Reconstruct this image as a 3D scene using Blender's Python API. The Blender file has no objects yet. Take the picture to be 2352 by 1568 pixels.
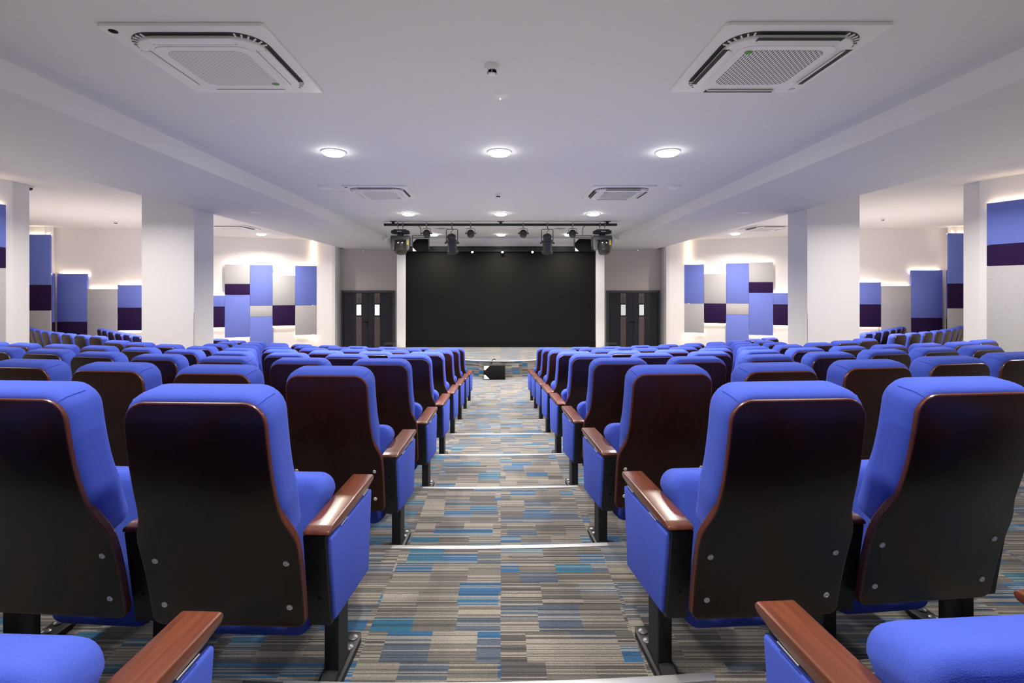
import bpy, bmesh, math, random
from mathutils import Vector, Matrix
random.seed(7)
PI = math.pi
COL = bpy.context.scene.collection
SC = bpy.context.scene

# ------------------------------------------------------------------ frame of measure
F = 1130.0            # focal length in pixels of a 2352 x 1568 frame
VX, VY = 1150.0, 666.0
ZC = 2.015            # eye height above the lowest floor
CEIL = ZC + 1.508
BEAMZ = ZC + 1.316
WCEIL = ZC + 1.60
STEP = 0.1025
def P(px, py, d):
    return Vector(((px - VX) * d / F, d, ZC - (py - VY) * d / F))
def level(n):
    return 0.82 - STEP * n
RR = 10.0
XC = -0.25
def bow(x):
    t = max(-0.98, min(0.98, (x - XC) / RR))
    return RR * (1 - math.sqrt(1 - t * t)) - 0.018

# ------------------------------------------------------------------ materials
def new_mat(name):
    m = bpy.data.materials.new(name); m.use_nodes = True
    nt = m.node_tree
    return m, nt, nt.nodes['Principled BSDF']
def N(nt, t, **kw):
    n = nt.nodes.new(t)
    for k, v in kw.items(): setattr(n, k, v)
    return n
def plain(name, col, rough=0.5, metal=0.0, coat=0.0, spec=0.5, bump=0.0, bscale=200.0, var=0.0, vscale=6.0):
    m, nt, b = new_mat(name)
    b.inputs['Base Color'].default_value = (*col, 1)
    b.inputs['Roughness'].default_value = rough
    b.inputs['Metallic'].default_value = metal
    b.inputs['Coat Weight'].default_value = coat
    b.inputs['Coat Roughness'].default_value = 0.15
    b.inputs['Specular IOR Level'].default_value = spec
    tc = N(nt, 'ShaderNodeTexCoord')
    if var > 0:
        no = N(nt, 'ShaderNodeTexNoise'); no.inputs['Scale'].default_value = vscale; no.inputs['Detail'].default_value = 5
        nt.links.new(tc.outputs['Object'], no.inputs['Vector'])
        mx = N(nt, 'ShaderNodeMix', data_type='RGBA')
        mx.inputs[6].default_value = (*[c * (1 - var) for c in col], 1)
        mx.inputs[7].default_value = (*[min(1, c * (1 + var)) for c in col], 1)
        nt.links.new(no.outputs['Fac'], mx.inputs[0]); nt.links.new(mx.outputs[2], b.inputs['Base Color'])
    if bump > 0:
        no = N(nt, 'ShaderNodeTexNoise'); no.inputs['Scale'].default_value = bscale; no.inputs['Detail'].default_value = 2
        nt.links.new(tc.outputs['Object'], no.inputs['Vector'])
        bp = N(nt, 'ShaderNodeBump'); bp.inputs['Strength'].default_value = bump; bp.inputs['Distance'].default_value = 0.002
        nt.links.new(no.outputs['Fac'], bp.inputs['Height']); nt.links.new(bp.outputs['Normal'], b.inputs['Normal'])
    return m
def emit(name, col, strength):
    m, nt, b = new_mat(name)
    b.inputs['Base Color'].default_value = (0.8, 0.8, 0.8, 1)
    b.inputs['Emission Color'].default_value = (*col, 1)
    b.inputs['Emission Strength'].default_value = strength
    return m
def fabric(name, col, sheen=0.25, grain=0.14, scale=260):
    m = plain(name, col, rough=0.9, spec=0.15, bump=0.35, bscale=500, var=grain, vscale=scale)
    b = m.node_tree.nodes['Principled BSDF']
    b.inputs['Sheen Weight'].default_value = sheen
    b.inputs['Sheen Roughness'].default_value = 0.5
    b.inputs['Sheen Tint'].default_value = (*[min(1, c * 1.6 + .1) for c in col], 1)
    return m
def wood(name, c1, c2, rough=0.32, coat=0.4, axis=1, spec=.4):
    m, nt, b = new_mat(name)
    tc = N(nt, 'ShaderNodeTexCoord'); mp = N(nt, 'ShaderNodeMapping')
    sc = [38, 38, 38]; sc[axis] = 2.2
    mp.inputs['Scale'].default_value = sc
    no = N(nt, 'ShaderNodeTexNoise'); no.inputs['Scale'].default_value = 1.6; no.inputs['Detail'].default_value = 6; no.inputs['Distortion'].default_value = 0.6
    cr = N(nt, 'ShaderNodeValToRGB')
    cr.color_ramp.elements[0].position = 0.32; cr.color_ramp.elements[0].color = (*c1, 1)
    cr.color_ramp.elements[1].position = 0.7; cr.color_ramp.elements[1].color = (*c2, 1)
    L = nt.links.new
    L(tc.outputs['Object'], mp.inputs['Vector']); L(mp.outputs['Vector'], no.inputs['Vector'])
    L(no.outputs['Fac'], cr.inputs['Fac']); L(cr.outputs['Color'], b.inputs['Base Color'])
    b.inputs['Roughness'].default_value = rough
    b.inputs['Coat Weight'].default_value = coat; b.inputs['Coat Roughness'].default_value = 0.2
    b.inputs['Specular IOR Level'].default_value = spec
    return m
def carpet_mat():
    m, nt, b = new_mat('carpet'); L = nt.links.new
    tc = N(nt, 'ShaderNodeTexCoord'); sp = N(nt, 'ShaderNodeSeparateXYZ'); L(tc.outputs['Object'], sp.inputs[0])
    def M(op, a, c=None, d=None):
        n = N(nt, 'ShaderNodeMath', operation=op)
        for i, v in enumerate((a, c, d)):
            if v is None: continue
            if isinstance(v, (int, float)): n.inputs[i].default_value = v
            else: L(v, n.inputs[i])
        return n.outputs[0]
    ge = N(nt, 'ShaderNodeNewGeometry'); sn = N(nt, 'ShaderNodeSeparateXYZ'); L(ge.outputs['True Normal'], sn.inputs[0])
    flat = M('GREATER_THAN', M('ABSOLUTE', sn.outputs[2]), .5)
    x = sp.outputs[0]
    y = M('ADD', M('MULTIPLY', sp.outputs[1], flat), M('MULTIPLY', M('MULTIPLY', sp.outputs[2], -1.0), M('SUBTRACT', 1.0, flat)))
    def white(a, b_, c=None):
        cv = N(nt, 'ShaderNodeCombineXYZ'); L(a, cv.inputs[0]); L(b_, cv.inputs[1])
        if c is not None: L(c, cv.inputs[2])
        w = N(nt, 'ShaderNodeTexWhiteNoise', noise_dimensions='3D'); L(cv.outputs[0], w.inputs['Vector']); return w.outputs['Value']
    # carpet tiles half a metre wide laid edge to edge, each woven in blocks
    half = M('FLOOR', M('DIVIDE', x, 0.5))
    row = M('FLOOR', M('DIVIDE', y, 0.078))
    off = M('MULTIPLY', white(half, M('FLOOR', M('DIVIDE', y, 0.156))), 0.25)
    col = M('FLOOR', M('DIVIDE', M('ADD', x, off), 0.17))
    tile = white(half, M('FLOOR', M('DIVIDE', M('ADD', y, .17), 0.5)))
    blk = white(col, row, half)
    val = M('ADD', M('MULTIPLY', blk, .62), M('MULTIPLY', tile, .38))
    cr = N(nt, 'ShaderNodeValToRGB'); cr.color_ramp.interpolation = 'CONSTANT'
    stops = [(0.0, (0.1806, 0.1677, 0.1479)), (.20, (0.0860, 0.0791, 0.0748)), (.31, (0.1247, 0.1161, 0.1066)), (.41, (0.0731, 0.0671, 0.0662)), (.47, (0.1075, 0.1006, 0.0946)),
             (.52, (0.0645, 0.0860, 0.1204)), (.58, (0.0206, 0.0903, 0.2021)), (.67, (0.0774, 0.0740, 0.0791)), (.71, (0.0172, 0.1075, 0.1935)), (.78, (0.0559, 0.0757, 0.1161)), (.84, (0.0989, 0.0920, 0.0860))]
    e = cr.color_ramp.elements
    e[0].position, e[0].color = stops[0][0], (*stops[0][1], 1)
    e[1].position, e[1].color = stops[1][0], (*stops[1][1], 1)
    for p_, c_ in stops[2:]:
        k = e.new(p_); k.color = (*c_, 1)
    L(val, cr.inputs['Fac'])
    # woven lines running across the aisle
    wob = N(nt, 'ShaderNodeTexNoise'); wob.inputs['Scale'].default_value = 60; L(tc.outputs['Object'], wob.inputs['Vector'])
    yl = M('ADD', y, M('MULTIPLY', wob.outputs['Fac'], .0018))
    line = M('FLOOR', M('DIVIDE', yl, 0.0056))
    lv = white(line, M('FLOOR', M('DIVIDE', M('ADD', x, off), 0.34)), half)
    thr = M('ADD', .71, M('MULTIPLY', M('SUBTRACT', blk, .5), .25))
    lite = M('GREATER_THAN', lv, thr); dark = M('LESS_THAN', lv, .26)
    mx = N(nt, 'ShaderNodeMix', data_type='RGBA'); L(M('MULTIPLY', lite, .8), mx.inputs[0])
    L(cr.outputs['Color'], mx.inputs[6]); mx.inputs[7].default_value = (.26, .24, .212, 1)
    md = N(nt, 'ShaderNodeMix', data_type='RGBA', blend_type='MULTIPLY'); L(dark, md.inputs[0]); L(mx.outputs[2], md.inputs[6]); md.inputs[7].default_value = (.6, .59, .6, 1)
    no = N(nt, 'ShaderNodeTexNoise'); no.inputs['Scale'].default_value = 420; no.inputs['Detail'].default_value = 2
    L(tc.outputs['Object'], no.inputs['Vector'])
    mp = N(nt, 'ShaderNodeMapRange'); mp.inputs[1].default_value = .25; mp.inputs[2].default_value = .75; mp.inputs[3].default_value = .55; mp.inputs[4].default_value = 1.4
    L(no.outputs['Fac'], mp.inputs[0])
    m2 = N(nt, 'ShaderNodeMix', data_type='RGBA', blend_type='MULTIPLY'); m2.inputs[0].default_value = 1
    L(md.outputs[2], m2.inputs[6]); L(mp.outputs[0], m2.inputs[7])
    L(m2.outputs[2], b.inputs['Base Color'])
    b.inputs['Roughness'].default_value = 0.95; b.inputs['Specular IOR Level'].default_value = 0.1
    b.inputs['Sheen Weight'].default_value = .5; b.inputs['Sheen Roughness'].default_value = .4
    bp = N(nt, 'ShaderNodeBump'); bp.inputs['Strength'].default_value = .5; bp.inputs['Distance'].default_value = .003
    L(no.outputs['Fac'], bp.inputs['Height']); L(bp.outputs['Normal'], b.inputs['Normal'])
    return m
def grille_mat():
    m, nt, b = new_mat('grille'); L = nt.links.new
    tc = N(nt, 'ShaderNodeTexCoord'); mp = N(nt, 'ShaderNodeMapping')
    mp.inputs['Rotation'].default_value = (0, 0, math.radians(90))
    br = N(nt, 'ShaderNodeTexBrick'); br.offset = 0.5
    br.inputs['Scale'].default_value = 1.0
    br.inputs['Brick Width'].default_value = 0.034; br.inputs['Row Height'].default_value = 0.0165
    br.inputs['Mortar Size'].default_value = 0.0042; br.inputs['Mortar Smooth'].default_value = 0
    br.inputs['Color1'].default_value = (.03, .028, .028, 1); br.inputs['Color2'].default_value = (.03, .028, .028, 1)
    br.inputs['Mortar'].default_value = (.78, .77, .75, 1)
    L(tc.outputs['Object'], mp.inputs['Vector']); L(mp.outputs['Vector'], br.inputs['Vector']); L(br.outputs['Color'], b.inputs['Base Color'])
    b.inputs['Roughness'].default_value = .5
    return m
def grille_fine_mat():
    m, nt, b = new_mat('grille_fine'); L = nt.links.new
    tc = N(nt, 'ShaderNodeTexCoord'); mp = N(nt, 'ShaderNodeMapping')
    br = N(nt, 'ShaderNodeTexBrick'); br.offset = 0.5
    br.inputs['Scale'].default_value = 1.0
    br.inputs['Brick Width'].default_value = 0.03; br.inputs['Row Height'].default_value = 0.0125
    br.inputs['Mortar Size'].default_value = 0.0035; br.inputs['Mortar Smooth'].default_value = .2
    br.inputs['Color1'].default_value = (.42, .39, .375, 1); br.inputs['Color2'].default_value = (.42, .39, .375, 1)  # slots painted paler for how little of their shade shows at this angle
    br.inputs['Mortar'].default_value = (.76, .75, .73, 1)
    L(tc.outputs['Object'], mp.inputs['Vector']); L(mp.outputs['Vector'], br.inputs['Vector']); L(br.outputs['Color'], b.inputs['Base Color'])
    b.inputs['Roughness'].default_value = .5
    return m

MT = {}
MT['ceiling'] = plain('ceiling_paint', (.74, .735, .72), .8, bump=.03, bscale=300)
MT['wall'] = plain('wall_paint', (.80, .79, .775), .75, bump=.03, bscale=300)
MT['rear'] = plain('rear_dark', (.10, .10, .11), .9)  # unseen rear wall, darkened so less light reaches the chair backs
MT['doorwall'] = plain('wall_paint_shaded', (.52, .49, .46), .8, bump=.03, bscale=300)  # shade under the beam is put into this darker wall colour
MT['carpet'] = carpet_mat()
MT['blue'] = fabric('blue_fabric', (.056, .095, .50), sheen=.14)
MT['wood'] = wood('mahogany_arm', (.085, .022, .011), (.15, .044, .022), rough=.36, coat=.35)
MT['wood_edge'] = wood('mahogany_edge', (.07, .017, .009), (.11, .028, .014), rough=.4, coat=.2, axis=2)
MT['shell'] = wood('mahogany_shell', (.015, .0045, .003), (.025, .007, .0045), rough=.33, coat=.30, axis=2, spec=.22)
MT['black'] = plain('black_steel', (.012, .012, .015), .5, spec=.35, bump=.1, bscale=700)
MT['black2'] = plain('black_gloss', (.008, .008, .008), .3, coat=.25)
MT['blackmat'] = plain('black_matt', (.005, .005, .005), .65, spec=.12)
MT['grey_plastic'] = plain('grey_plastic', (.055, .055, .058), .5, spec=.3)
MT['grey_light'] = plain('grey_channel', (.40, .40, .40), .5)
MT['steel'] = plain('steel', (.7, .7, .7), .4, metal=.6)
MT['alu'] = plain('aluminium_strip', (.72, .72, .74), .38, metal=.85)
MT['whitepl'] = plain('white_plastic', (.80, .79, .775), .4)
MT['gap'] = plain('dark_gap', (.03, .028, .028), .7)
MT['fblue'] = fabric('panel_blue_felt', (.155, .205, .60), sheen=.1, grain=.18, scale=120)
MT['fgrey'] = fabric('panel_grey_felt', (.44, .44, .45), sheen=.1, grain=.35, scale=110)
MT['fdark'] = fabric('panel_navy_felt', (.022, .008, .05), sheen=.05, grain=.2, scale=120)
MT['screen'] = plain('screen_face', (.0075, .0072, .0066), .6, spec=.12, bump=.2, bscale=60, var=.25, vscale=150)
MT['door'] = plain('door_laminate', (.021, .022, .030), .45, spec=.3, var=.2, vscale=4)
MT['doorframe'] = plain('door_frame', (.05, .05, .056), .5)
MT['doorstrip'] = wood('door_strip', (.085, .065, .062), (.15, .115, .10), rough=.4, coat=.2, axis=2)
MT['doormark'] = plain('door_mark', (.05, .033, .03), .4)
MT['frost'] = emit('lit_glass', (.93, 1.0, .95), .75)
MT['frostdim'] = emit('dim_glass', (.75, .9, .82), .28)
MT['led'] = emit('warm_led', (1.0, .74, .48), 24.0)
MT['lamp'] = emit('lamp_disc', (1.0, .985, .95), 30.0)
MT['spotlamp'] = emit('spot_lens', (1.0, .96, .9), 40.0)
MT['green'] = plain('green_sticker', (.10, .26, .04), .4)
MT['yellow'] = plain('yellow_sticker', (.55, .50, .02), .4)
MT['grille'] = grille_mat(); MT['grillef'] = grille_fine_mat()
MT['white_card'] = plain('white_corner', (.85, .85, .85), .4)
MT['tiny'] = emit('indicator', (.75, 1.0, .95), 6.0)

# ------------------------------------------------------------------ mesh helpers
def finish(bm, name, mat, angle=35):
    bmesh.ops.recalc_face_normals(bm, faces=bm.faces)
    me = bpy.data.meshes.new(name); bm.to_mesh(me); bm.free()
    mats = mat if isinstance(mat, (list, tuple)) else [mat]
    for m in mats: me.materials.append(MT[m] if isinstance(m, str) else m)
    me.shade_smooth(); me.set_sharp_from_angle(angle=math.radians(angle))
    return me
def add(name, me, parent=None, loc=(0, 0, 0), rot=None):
    o = bpy.data.objects.new(name, me); COL.objects.link(o)
    if parent: o.parent = parent
    o.location = loc
    if rot: o.rotation_euler = rot
    return o
def obj(name, bm, mat, parent=None, loc=(0, 0, 0), rot=None, angle=35):
    return add(name, finish(bm, name, mat, angle), parent, loc, rot)
def thing(name, label, cat, loc=(0, 0, 0), rot=(0, 0, 0), group=None):
    o = bpy.data.objects.new(name, None); COL.objects.link(o); o.location = loc; o.rotation_euler = rot
    o.empty_display_size = .1
    return tag(o, label, cat, group)
def tag(o, label, cat, group=None):
    o['label'] = label; o['category'] = cat
    if group: o['group'] = group
    return o
def struct(name, bm, mat, label, cat, angle=35):
    o = obj(name, bm, mat, angle=angle); o['kind'] = 'structure'; o['label'] = label; o['category'] = cat
    return o
def merge(bm, b2, mat_index=0):
    me = bpy.data.meshes.new('tmp'); b2.to_mesh(me); b2.free()
    n0 = len(bm.faces); bm.from_mesh(me); bpy.data.meshes.remove(me)
    bm.faces.ensure_lookup_table()
    for f in bm.faces[n0:]: f.material_index = mat_index
    return bm
def box(bm, x0, x1, y0, y1, z0, z1, bev=0.0, seg=2, mi=0, mtx=None):
    b = bmesh.new(); bmesh.ops.create_cube(b, size=1)
    for v in b.verts:
        v.co = Vector(((x0 + x1) / 2 + v.co.x * (x1 - x0), (y0 + y1) / 2 + v.co.y * (y1 - y0), (z0 + z1) / 2 + v.co.z * (z1 - z0)))
    if bev > 0: bmesh.ops.bevel(b, geom=b.edges[:], offset=bev, segments=seg, affect='EDGES', profile=.5)
    if mtx: b.transform(mtx)
    return merge(bm, b, mi)
def prism(bm, pts, lo, hi, axis='x', bev=0.0, seg=2, mi=0, mtx=None):
    b = bmesh.new()
    def mk(p, t):
        if axis == 'x': return Vector((t, p[0], p[1]))
        if axis == 'y': return Vector((p[0], t, p[1]))
        return Vector((p[0], p[1], t))
    A = [b.verts.new(mk(p, lo)) for p in pts]; B = [b.verts.new(mk(p, hi)) for p in pts]
    n = len(pts)
    b.faces.new(A); b.faces.new(B[::-1])
    for i in range(n): b.faces.new((A[i], B[i], B[(i + 1) % n], A[(i + 1) % n]))
    bmesh.ops.recalc_face_normals(b, faces=b.faces)
    if bev > 0: bmesh.ops.bevel(b, geom=b.edges[:], offset=bev, segments=seg, affect='EDGES', profile=.5)
    if mtx: b.transform(mtx)
    return merge(bm, b, mi)
def lathe(bm, prof, seg=24, mtx=None, mi=0):
    """prof: (radius, height) list, turned about z"""
    b = bmesh.new(); rings = []
    for r, h in prof:
        if r < 1e-5: rings.append([b.verts.new((0, 0, h))])
        else: rings.append([b.verts.new((r * math.cos(2 * PI * i / seg), r * math.sin(2 * PI * i / seg), h)) for i in range(seg)])
    for a, c in zip(rings, rings[1:]):
        for i in range(seg):
            j = (i + 1) % seg
            if len(a) == 1 and len(c) == 1: continue
            if len(a) == 1: b.faces.new((a[0], c[i], c[j]))
            elif len(c) == 1: b.faces.new((a[i], a[j], c[0]))
            else: b.faces.new((a[i], a[j], c[j], c[i]))
    if len(rings[0]) > 1: b.faces.new(rings[0][::-1])
    if len(rings[-1]) > 1: b.faces.new(rings[-1])
    if mtx: b.transform(mtx)
    return merge(bm, b, mi)
def tube(bm, pts, r, seg=8, mi=0):
    b = bmesh.new(); rings = []
    pts = [Vector(p) for p in pts]
    for i, p in enumerate(pts):
        t = (pts[min(i + 1, len(pts) - 1)] - pts[max(i - 1, 0)]).normalized()
        up = Vector((0, 0, 1)) if abs(t.z) < .9 else Vector((1, 0, 0))
        u = t.cross(up).normalized(); w = t.cross(u).normalized()
        rings.append([b.verts.new(p + r * (u * math.cos(2 * PI * k / seg) + w * math.sin(2 * PI * k / seg))) for k in range(seg)])
    for a, c in zip(rings, rings[1:]):
        for k in range(seg): b.faces.new((a[k], a[(k + 1) % seg], c[(k + 1) % seg], c[k]))
    b.faces.new(rings[0][::-1]); b.faces.new(rings[-1])
    return merge(bm, b, mi)
def align(p, direction):
    """matrix that takes local +z to direction, origin at p"""
    q = Vector((0, 0, 1)).rotation_difference(Vector(direction).normalized())
    return Matrix.Translation(Vector(p)) @ q.to_matrix().to_4x4()

def interp(tab, z):
    if z <= tab[0][0]:
        a, b = tab[0], tab[1]
    elif z >= tab[-1][0]:
        a, b = tab[-2], tab[-1]
    else:
        for a, b in zip(tab, tab[1:]):
            if a[0] <= z <= b[0]: break
    t = (z - a[0]) / (b[0] - a[0])
    return a[1] + (b[1] - a[1]) * t
def smooth_tab(tab, n=40, it=10):
    z0, z1 = tab[0][0], tab[-1][0]
    zs = [z0 + (z1 - z0) * i / n for i in range(n + 1)]
    ys = [interp(tab, z) for z in zs]
    for _ in range(it):
        ys = [ys[0]] + [(ys[i - 1] + 2 * ys[i] + ys[i + 1]) / 4 for i in range(1, n)] + [ys[-1]]
    return list(zip(zs, ys))
def slab(bm, cur, wid, z0, z1, rb, rt, layers, nz=16, crown=0.0):
    """a padded sheet following cur (z -> y); wid gives its half width; layers = (offset along the front normal, inset)"""
    rings = []
    for v, e in layers:
        pts = []
        a0, a1 = z0 + e, z1 - e
        b_, t_ = max(rb - e, .004), max(rt - e, .004)
        w = lambda z: interp(wid, z) - e
        na = 6
        pts.append((0, a0))
        pts.append((w(a0) * .5, a0))
        for i in range(na + 1):
            an = -PI / 2 + (PI / 2) * i / na
            pts.append((w(a0 + b_) - b_ + b_ * math.cos(an), a0 + b_ + b_ * math.sin(an)))
        for i in range(1, nz):
            z = a0 + b_ + (a1 - t_ - a0 - b_) * i / nz
            pts.append((w(z), z))
        for i in range(na + 1):
            an = (PI / 2) * i / na
            pts.append((w(a1 - t_) - t_ + t_ * math.cos(an), a1 - t_ + t_ * math.sin(an)))
        pts.append((w(a1) * .5, a1))
        pts.append((0, a1))
        n = len(pts)
        full = pts + [(-p[0], p[1]) for p in pts[n - 2:0:-1]]
        ring = []
        for x, z in full:
            s = (interp(cur, z + .01) - interp(cur, z - .01)) / .02
            nn = Vector((0, 1, -s)).normalized()
            c = Vector((x, interp(cur, z), z)) + nn * v
            ring.append(bm.verts.new(c))
        rings.append((ring, n))
    m = len(rings[0][0])
    for (a, _), (c, _) in zip(rings, rings[1:]):
        for i in range(m): bm.faces.new((a[i], a[(i + 1) % m], c[(i + 1) % m], c[i]))
    for (ring, n), flip in ((rings[0], True), (rings[-1], False)):
        mir = lambda i: ring[(m - i) % m]
        fs = []
        fs.append((ring[0], ring[1], mir(1)))
        for i in range(1, n - 2): fs.append((ring[i], ring[i + 1], mir(i + 1), mir(i)))
        fs.append((ring[n - 2], ring[n - 1], mir(n - 2)))
        for f in fs: bm.faces.new(f)
    return bm

# ------------------------------------------------------------------ the auditorium chair
BACK = smooth_tab([(.27, -.013), (.29, -.016), (.45, -.045), (.585, -.082), (.66, -.115), (.74, -.142), (.83, -.163), (.92, -.177), (1.04, -.190)])
WIDS = smooth_tab([(.27, .233), (.29, .234), (.56, .238), (.59, .237), (.62, .225), (.65, .209), (.69, .203), (.76, .199), (1.04, .194)], 60, 3)
SP = 0.566
HIN, HOUT = .248, .323
CH = {}
def chair_meshes():
    bm = bmesh.new()
    slab(bm, BACK, WIDS, .29, 1.000, .03, .062, [(-.022, .0055), (-.0212, .002), (-.018, 0), (-.002, 0), (.004, .004)], nz=22)
    for f in bm.faces:
        if len(f.verts) == 4 and max((a.co - b.co).length for a in f.verts for b in f.verts) < .16: f.material_index = 1
    CH['shell'] = finish(bm, 'back_shell', ['shell', 'wood_edge'], 30)
    wc = [(z, min(w + .010, .204 + max(0, (z - .60)) * .12)) for z, w in WIDS]
    bm = bmesh.new()
    slab(bm, BACK, wc, .545, 1.023, .03, .078,
         [(-.014, .034), (-.016, .022), (-.010, .010), (.004, .002), (.022, 0), (.072, 0), (.092, .006), (.106, .018), (.113, .038), (.116, .07)], nz=20)
    CH['back'] = finish(bm, 'backrest', 'blue', 50)
    # mitred seam at each upper corner of the backrest
    for s in (-1, 1):
        bm = bmesh.new(); pts = []
        for v, e in [(-.016, .023), (-.009, .0095), (.004, .0015), (.022, -.0005), (.06, -.0005)]:
            w = interp(wc, .96) - e; z1 = 1.023 - e; t = .078 - e
            x = w - t + t * math.cos(PI / 4); z = z1 - t + t * math.sin(PI / 4)
            sl = (interp(BACK, z + .01) - interp(BACK, z - .01)) / .02
            nn = Vector((0, 1, -sl)).normalized()
            pts.append(Vector((s * x, interp(BACK, z), z)) + nn * v)
        tube(bm, pts, .0011, 6)
        CH['seam%d' % s] = finish(bm, 'seam', 'blue_seam')
    sc = [(.10, .085), (.15, .098), (.66, .178), (.70, .184)]
    sw = [(.10, .180), (.30, .186), (.45, .192), (.57, .198), (.62, .220), (.70, .222)]
    bm = bmesh.new()
    slab(bm, sc, sw, .155, .655, .05, .06, [(.0, .03), (.004, .012), (.016, .002), (.03, 0), (.085, 0), (.11, .004), (.13, .016), (.142, .036), (.146, .07)], nz=12)
    CH['seat'] = finish(bm, 'seat', 'blue', 50)
    bm = bmesh.new()
    prof = [(-.004, .534), (.10, .522), (.25, .516), (.40, .520), (.462, .528), (.470, .540), (.462, .551), (.25, .5535), (.03, .552), (.002, .546)]
    prof = [(a, b + .011) for a, b in prof]
    prism(bm, prof, -.042, .042, 'x', .006, 3)
    CH['arm'] = finish(bm, 'armrest', 'wood', 30)
    bm = bmesh.new()
    prism(bm, [(.0, .543), (.10, .533), (.25, .527), (.44, .533), (.40, .20), (.045, .238)], -.036, .036, 'x', .003, 1)
    CH['support'] = finish(bm, 'arm_support', 'black')
    bm = bmesh.new()
    lathe(bm, [(.006, 0), (.006, .0012), (.0045, .0015), (0, .0015)], 10, align((0, 0, 0), (0, -1, -.15)))
    CH['hole'] = finish(bm, 'plug', 'blackmat')
    bm = bmesh.new()
    prism(bm, [(.012, .530), (.44, .513), (.402, .212), (.055, .25)], -.010, .012, 'x', .008, 3)
    CH['endpanel'] = finish(bm, 'end_panel', 'blue', 40)
    bm = bmesh.new()
    box(bm, -.024, .024, .105, .195, .03, .30, .003, 1)
    CH['leg'] = finish(bm, 'leg', 'black')
    bm = bmesh.new()
    prism(bm, [(-.038, .05), (.038, .05), (.040, .30), (.030, .33), (-.030, .33), (-.040, .30)], 0.0, .024, 'z', .004, 2)
    prism(bm, [(.06, .022), (.235, .022), (.205, .05), (.095, .05)], -.026, .026, 'x', .004, 1)
    CH['foot'] = finish(bm, 'foot', 'black')
    bm = bmesh.new()
    lathe(bm, [(.017, 0), (.017, .003), (.011, .007), (0, .008)], 16)
    CH['bolt'] = finish(bm, 'bolt', 'steel_dark')
    bm = bmesh.new()
    lathe(bm, [(.0092, 0), (.0092, .0012), (.0074, .003), (.0036, .003), (.0030, .0012), (0, .0012)], 14)
    CH['screw'] = finish(bm, 'screw', 'steel')
    bm = bmesh.new()
    box(bm, -.001, .001, -.03, .03, -.0009, .0009)
    CH['clip'] = finish(bm, 'clip', 'steel')
MT['blue_seam'] = fabric('blue_seam', (.022, .045, .36))
MT['steel_dark'] = plain('dark_zinc', (.16, .16, .17), .4, metal=.7)
chair_meshes()

SCREWS = [(-.195, .51), (.195, .51), (-.19, .36), (.19, .36)]
def chair(loc, rz, label, group, arms, detail):
    """arms: list of (side, is_aisle_end)"""
    t = thing('auditorium_chair', label, 'chair', loc, (0, 0, rz), group)
    sh = add('back_shell', CH['shell'], t)
    if detail >= 2:
        for x, z in SCREWS:
            s = (interp(BACK, z + .01) - interp(BACK, z - .01)) / .02
            nn = Vector((0, 1, -s)).normalized()
            c = Vector((x, interp(BACK, z), z)) - nn * .0222
            so = add('screw', CH['screw'], sh, c); so.rotation_euler = Vector((0, 0, 1)).rotation_difference(-nn).to_euler()
    bk = add('backrest', CH['back'], t)
    if detail >= 2: [add('seam', CH['seam%d' % q], bk) for q in (-1, 1)]
    add('seat', CH['seat'], t)
    for side, end in arms:
        x = side * (HIN if end else HOUT)
        ar = add('armrest', CH['arm'], t, (x, 0, 0))
        su = add('arm_support', CH['support'], t, (x - (side * .006 if end else 0), 0, 0))
        if detail >= 2: [add('plug', CH['hole'], su, (.004, interp([(.238, .045), (.543, 0)], z) - .0003, z)) for z in (.445, .335)]
        if end:
            ep = add('end_panel', CH['endpanel'], t, (x + side * .030, 0, 0))
            if side < 0: ep.rotation_euler = (0, 0, 0); ep.scale = (-1, 1, 1)
            if detail >= 2: [add('clip', CH['clip'], ar, (side * .0425, y, .530)) for y in (.13, .36)]
        add('leg', CH['leg'], t, (x + (side * .008 if end else 0), 0, 0))
        ft = add('foot', CH['foot'], t, (x + (side * .004 if end else 0), 0, 0))
        if detail >= 2:
            add('bolt', CH['bolt'], ft, (side * .012, .295, .024)); add('bolt', CH['bolt'], ft, (side * .012, .245, .024))
    return t

ORD = ['', 'first', 'second', 'third', 'fourth', 'fifth', 'sixth', 'seventh', 'eighth', 'ninth', 'tenth', 'eleventh']
ROWW = ['in the row cut off at photo bottom', 'in the nearest full row', 'in the second full row', 'in the third full row', 'in the fourth full row',
        'in the fifth full row', 'in the sixth full row', 'in the seventh full row', 'in the row closest to stage']
KMAX = {-1: [3, 2, 5, 7, 10, 9, 7, 8, 10], 1: [3, 2, 5, 7, 10, 9, 7, 8, 10]}
def row_pos(n, side, k):
    s = side * ((.815 if n else (.856 if side < 0 else .842)) + SP * (k - 1)) - XC
    ph = s / RR
    x = RR * math.sin(ph) + XC
    fl = 1 - .28 * max(0, min(1, (abs(s) - 3.4) / 2.0)) if n <= 4 else 1
    y = n + .52 + RR * (1 - math.cos(ph)) * fl - .018
    return x, y, ph
for n in range(9):
    for side in (-1, 1):
        for k in range(1, KMAX[side][n] + 1):
            x, y, ph = row_pos(n, side, k)
            arms = [(side, False)]
            if k == 1: arms.append((-side, True))
            d = 2 if n <= 3 else 1
            sd = 'left' if side < 0 else 'right'
            look = 'blue end-panel chair' if k == 1 else 'blue chair'
            lab = '%s, %s seat %s of aisle, %s' % (look, ORD[k], sd, ROWW[n])
            chair((x, y, level(n)), ph * .62, lab, 'blue chairs in the %s seating block' % sd, arms, d)

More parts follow.
